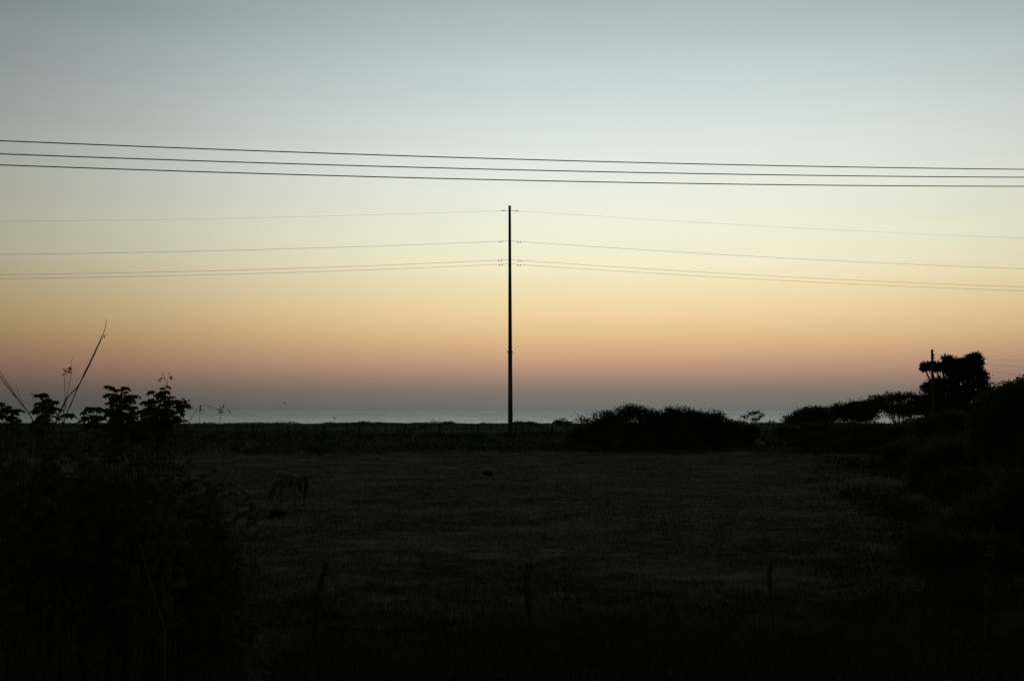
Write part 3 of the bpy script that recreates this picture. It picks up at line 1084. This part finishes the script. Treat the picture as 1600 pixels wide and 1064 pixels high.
# two people beyond the rim of the rise
for (px, top, lb, mt, turn) in ((1203.0, 654.5, 'person standing at the shore, left of the two, broader outline, seen from the chest up', 'cloth', .5),
                               (1208.6, 655.5, 'person standing at the shore, right of the two, slimmer outline, seen from the chest up', 'cloth2', -.2)):
    Yd = 268
    p = at(px, top, Yd)
    hgt = 1.68
    z0 = p[2] - hgt
    V = [(0, 0, .95), (0, 0, 1.15), (0, 0, 1.36), (0, 0, 1.46), (0, .01, 1.54), (0, .01, 1.62)]
    Rr = [(.15, .11), (.14, .10), (.17, .10), .06, .085, .075]
    E = [(0, 1), (1, 2), (2, 3), (3, 4), (4, 5)]
    for sx_ in (-1, 1):
        k0 = len(V)
        V += [(sx_ * .10, 0, .80), (sx_ * .11, .01, .48), (sx_ * .12, 0, .10), (sx_ * .12, -.14, .04)]
        Rr += [.085, .06, .042, .035]
        E += [(0, k0), (k0, k0 + 1), (k0 + 1, k0 + 2), (k0 + 2, k0 + 3)]
        k0 = len(V)
        V += [(sx_ * .21, 0, 1.36), (sx_ * .25, .01, 1.08), (sx_ * .23, -.06, .84), (sx_ * .22, -.08, .76)]
        Rr += [.05, .042, .033, .03]
        E += [(2, k0), (k0, k0 + 1), (k0 + 1, k0 + 2), (k0 + 2, k0 + 3)]
    o = skinned('person', V, E, Rr, M[mt], None, (p[0], Yd, z0), sub=1)
    o.rotation_euler = (0, 0, turn)
    tag(o, lb, 'person', 'people at the shore')

# birds
for (px, py, Yd, span, roll, turn, lb) in ((445, 630, 190, 1.0, -18, 8, 'seabird gliding with tilted wings in the sky above the sea horizon'),
                                           (523, 653.8, 230, 1.25, 10, 50, 'tiny seabird flying low in front of the sea, below the gliding one')):
    p = at(px, py, Yd)
    bd = thing('seabird', lb, 'bird', p, 'seabirds over the shore')
    V = [(0, -.20, .0), (0, -.06, 0), (0, .10, .0), (0, .22, .03), (0, .30, .035), (0, .38, .02), (0, -.36, .0)]
    skinned('body', V, [(0, 1), (1, 2), (2, 3), (3, 4), (4, 5), (0, 6)], [.07, .12, .10, .06, .055, .015, (.08, .02)], M['feather'], bd, sub=1, root=1)
    for sg in (-1, 1):
        h_ = span / 2
        mb = MB()
        st_ = [(0.04, 0, .02, .15), (.18, .02, .10, .14), (.34, .0, .13, .11), (.46, -.04, .10, .07), (.53, -.09, .06, .02)]
        v = []
        for (x_, y_, z_, c_) in st_:
            x_ *= h_ / .53
            v += [(sg * x_, y_ + c_ * .6, z_), (sg * x_, y_ + c_ * .2, z_ + .018), (sg * x_, y_ - c_, z_), (sg * x_, y_ + c_ * .2, z_ - .01)]
        fs = []
        for i in range(4):
            for k in range(4):
                k2 = (k + 1) % 4
                fs.append((i * 4 + k, i * 4 + k2, i * 4 + 4 + k2, i * 4 + 4 + k))
        fs += [(0, 3, 2, 1), (16, 17, 18, 19)]
        mb.add(v, fs)
        mb.build('wing', M['feather'], bd)
    bd.rotation_euler = (R(4), R(-roll), R(turn))

# ------------------------------------------------------------------ near shrubs on the left
rng = np.random.default_rng(99)


def gpt(px, Yd):
    p = at(px, 1000, Yd)
    return np.array((p[0], Yd, float(terrain(p[0], Yd)) - .05))


def near_shrub(label, base_px, Yd, tips, mass, twigs):
    base = gpt(base_px, Yd)
    root = thing('shrub', label, 'shrub', base, 'leafy shrubs of the near left')
    lm, wm = MB(), MB()
    for tp in tips:
        px, py, leafy, flen, step = tp[:5]
        dy = tp[5] if len(tp) > 5 else rng.uniform(-.5, .5)
        tip = at(px, py, Yd + dy)
        b0 = base + np.array((rng.normal() * .25, rng.normal() * .2, 0))
        b0[0] = .45 * b0[0] + .55 * tip[0]
        b0[2] = float(terrain(b0[0], b0[1])) - .05
        leafy_stem(lm, wm, tip, b0, leafy=leafy, step=step * .9, flen=flen * .85, pairs=6)
    for (x0, x1, yf, cnt) in mass:
        for k in range(cnt):
            px = rng.uniform(x0, x1)
            py = yf(px) + abs(rng.normal()) * 60
            tip = at(px, py, Yd + rng.uniform(-1.0, 1.6))
            b0 = base + np.array((rng.normal() * .4, rng.normal() * .4, 0))
            b0[0] = .35 * b0[0] + .65 * tip[0]
            b0[1] = tip[1]
            b0[2] = float(terrain(b0[0], b0[1])) - .05
            leafy_stem(lm, wm, tip, b0, leafy=1.7, step=.1, flen=.26, pairs=6, L=.07, Wd=.042)
    wm.build('stems', M['bark'], root, base)
    lm.build('foliage', M['leaf_near'], root, base)
    for tw in twigs:
        pxs, r0, r1, buds = tw
        pts = np.array([at(x_, y_, Yd) for x_, y_ in pxs])
        s = np.linspace(0, len(pts) - 1, len(pts) * 4)
        q = np.stack([np.interp(s, np.arange(len(pts)), pts[:, k]) for k in range(3)], 1)
        q[1:-1] = (q[:-2] + q[2:] + 2 * q[1:-1]) / 4
        q[1:-1] += rng.normal(size=(len(q) - 2, 3)) * .0012
        mb = MB()
        mb.tube(q, np.linspace(r0, r1, len(q)) * .72, 6)
        for (bx_, by_, sz, cnt) in buds:   # small leaf knots on the twig
            p = at(bx_, by_, Yd)
            off = rng.normal(size=(cnt, 3)) * sz * .35
            mb.leaves(p + off, unit(cnt), unit(cnt), np.full(cnt, sz), np.full(cnt, sz * .5))
        mb.build('bare_twig', M['twig'], root, base)
    return root


near_shrub('leafy shrub at the left edge with long bare twigs rising high above it', 55, 13.4,
           [(8, 631, .45, .14, .05), (18, 644, .3, .12, .05), (-10, 628, .5, .15, .06), (34, 656, .2, .10, .06),
            (66, 615, .42, .17, .035, 0), (74, 620, .35, .16, .05, .1), (60, 630, .4, .17, .05), (80, 636, .3, .12, .06), (64, 644, .4, .16, .06)],
           [(-30, 120, lambda x: 692, 40)],
           [([(78, 700), (86, 660), (104, 622), (122, 604), (136, 578), (150, 548), (160, 526), (166, 508), (166, 499)], .013, .0035,
             [(162, 524, .035, 6), (105, 623, .03, 4)]),
            ([(92, 700), (100, 656), (119, 612), (132, 582), (145, 556), (159, 526)], .011, .004, []),
            ([(96, 680), (99, 650), (102, 624), (101, 600), (100, 588), (105, 577)], .006, .003, [(105, 577, .05, 12), (100, 585, .03, 4)]),
            ([(102, 640), (104, 620), (109, 598), (112, 582), (111, 566), (114, 559)], .005, .002, [(108, 598, .02, 3), (112, 575, .015, 4)]),
            ([(62, 690), (50, 652), (30, 626), (12, 605), (0, 588), (-14, 566)], .010, .005, []),
            ([(28, 624), (18, 608), (6, 590), (-8, 570)], .007, .003, []),
            ([(38, 636), (30, 620), (25, 601)], .004, .002, []),
            ([(54, 640), (51, 622), (49, 614)], .003, .002, [(49, 616, .02, 3)])])
near_shrub('leafy shrub with two high leafy tops, one ending in a thin sprig', 215, 13.8,
           [(140, 636, .3, .13, .05), (129, 645, .25, .12, .05), (151, 643, .25, .12, .05),
            (193, 604, .55, .13, .035, 0), (180, 606, .5, .13, .04, .1), (176, 622, .5, .12, .045), (200, 612, .5, .13, .045), (208, 626, .5, .13, .045),
            (190, 625, .6, .16, .04), (198, 645, .6, .18, .05), (214, 642, .4, .15, .05), (182, 648, .5, .18, .05), (224, 645, .4, .15, .05),
            (258, 602, .5, .12, .045, 0), (240, 612, .45, .14, .045, .1), (248, 620, .5, .17, .05), (264, 620, .45, .13, .05), (238, 634, .5, .17, .05),
            (256, 638, .5, .2, .05), (268, 645, .4, .17, .06), (230, 652, .5, .18, .05), (284, 628, .22, .14, .05, 0), (278, 634, .25, .13, .05),
            (250, 655, .4, .18, .06), (176, 640, .4, .12, .06)],
           [(110, 290, lambda x: 692 + max(0, x - 230) * .7, 54)],
           [([(259, 620), (261, 604), (262, 592), (265, 582)], .004, .002, [(250, 594, .035, 7), (256, 589, .03, 5), (267, 588, .038, 8), (264, 583, .02, 3)]),
            ([(262, 604), (256, 591), (249, 595)], .003, .002, []),
            ([(262, 650), (272, 636), (281, 627), (290, 626), (296, 634)], .006, .003, [(289, 628, .05, 14), (283, 631, .05, 10), (294, 632, .045, 8)]),
            ([(276, 634), (276, 641), (274, 647)], .003, .002, [(275, 644, .045, 7)])])
near_shrub('lower leafy shrub right of the high ones, with a thin arching twig', 320, 14.6,
           [(330, 735, .6, .24, .08), (372, 765, .5, .22, .07), (392, 778, .4, .2, .07), (350, 755, .6, .24, .08), (300, 700, .6, .24, .08), (402, 796, .3, .18, .07)],
           [(285, 345, lambda x: 712 + (x - 285) * .9, 22), (330, 400, lambda x: 785 + (x - 330) * 1.1, 20)],
           [([(270, 720), (296, 658), (306, 642), (313, 633), (324, 634), (336, 638), (346, 642), (352, 645), (360, 642)], .0055, .002,
             [(312, 641, .05, 6), (345, 640, .05, 7), (358, 642, .04, 5), (350, 645, .03, 3)]),
            ([(330, 720), (342, 662), (346, 650), (349, 638), (348, 628)], .004, .0015, []),
            ([(312, 668), (312, 655), (311, 641)], .002, .0015, [])])

# single bare weed stalks in front of the pasture
for pxs, lb, Yd in ((([(636, 985), (640, 940), (627, 880), (622, 830), (623, 785)]), 'tall thin weed stalk rising left of the thick fence post', 19.0),
                    (([(655, 990), (648, 930), (634, 890), (618, 860), (600, 835)]), 'thin weed stalk bending left across the upright one', 18.6),
                    (([(258, 985), (236, 915), (222, 862), (209, 830)]), 'bare pale stem slanting up left in front of the shrubs', 12.0)):
    pts = [at(a, b_, Yd) for a, b_ in pxs]
    p0 = pts[0].copy()
    p0[2] = float(terrain(p0[0], Yd)) - .03
    pts = np.array([p0] + pts)
    mb = MB()
    mb.tube(pts, np.linspace(.011, .004, len(pts)), 5)
    for k in range(10):
        s = rng.uniform(.35, 1) * (len(pts) - 1.01)
        i0 = int(s)
        p = pts[i0] * (1 - s + i0) + pts[i0 + 1] * (s - i0)
        mb.tube([p, p + rng.normal(size=3) * .05 + (0, 0, .07)], [.004, .002], 3)
    tag(mb.build('weed_stalk', M['twig'], None, p0), lb, 'plant', 'bare weed stalks of the foreground')
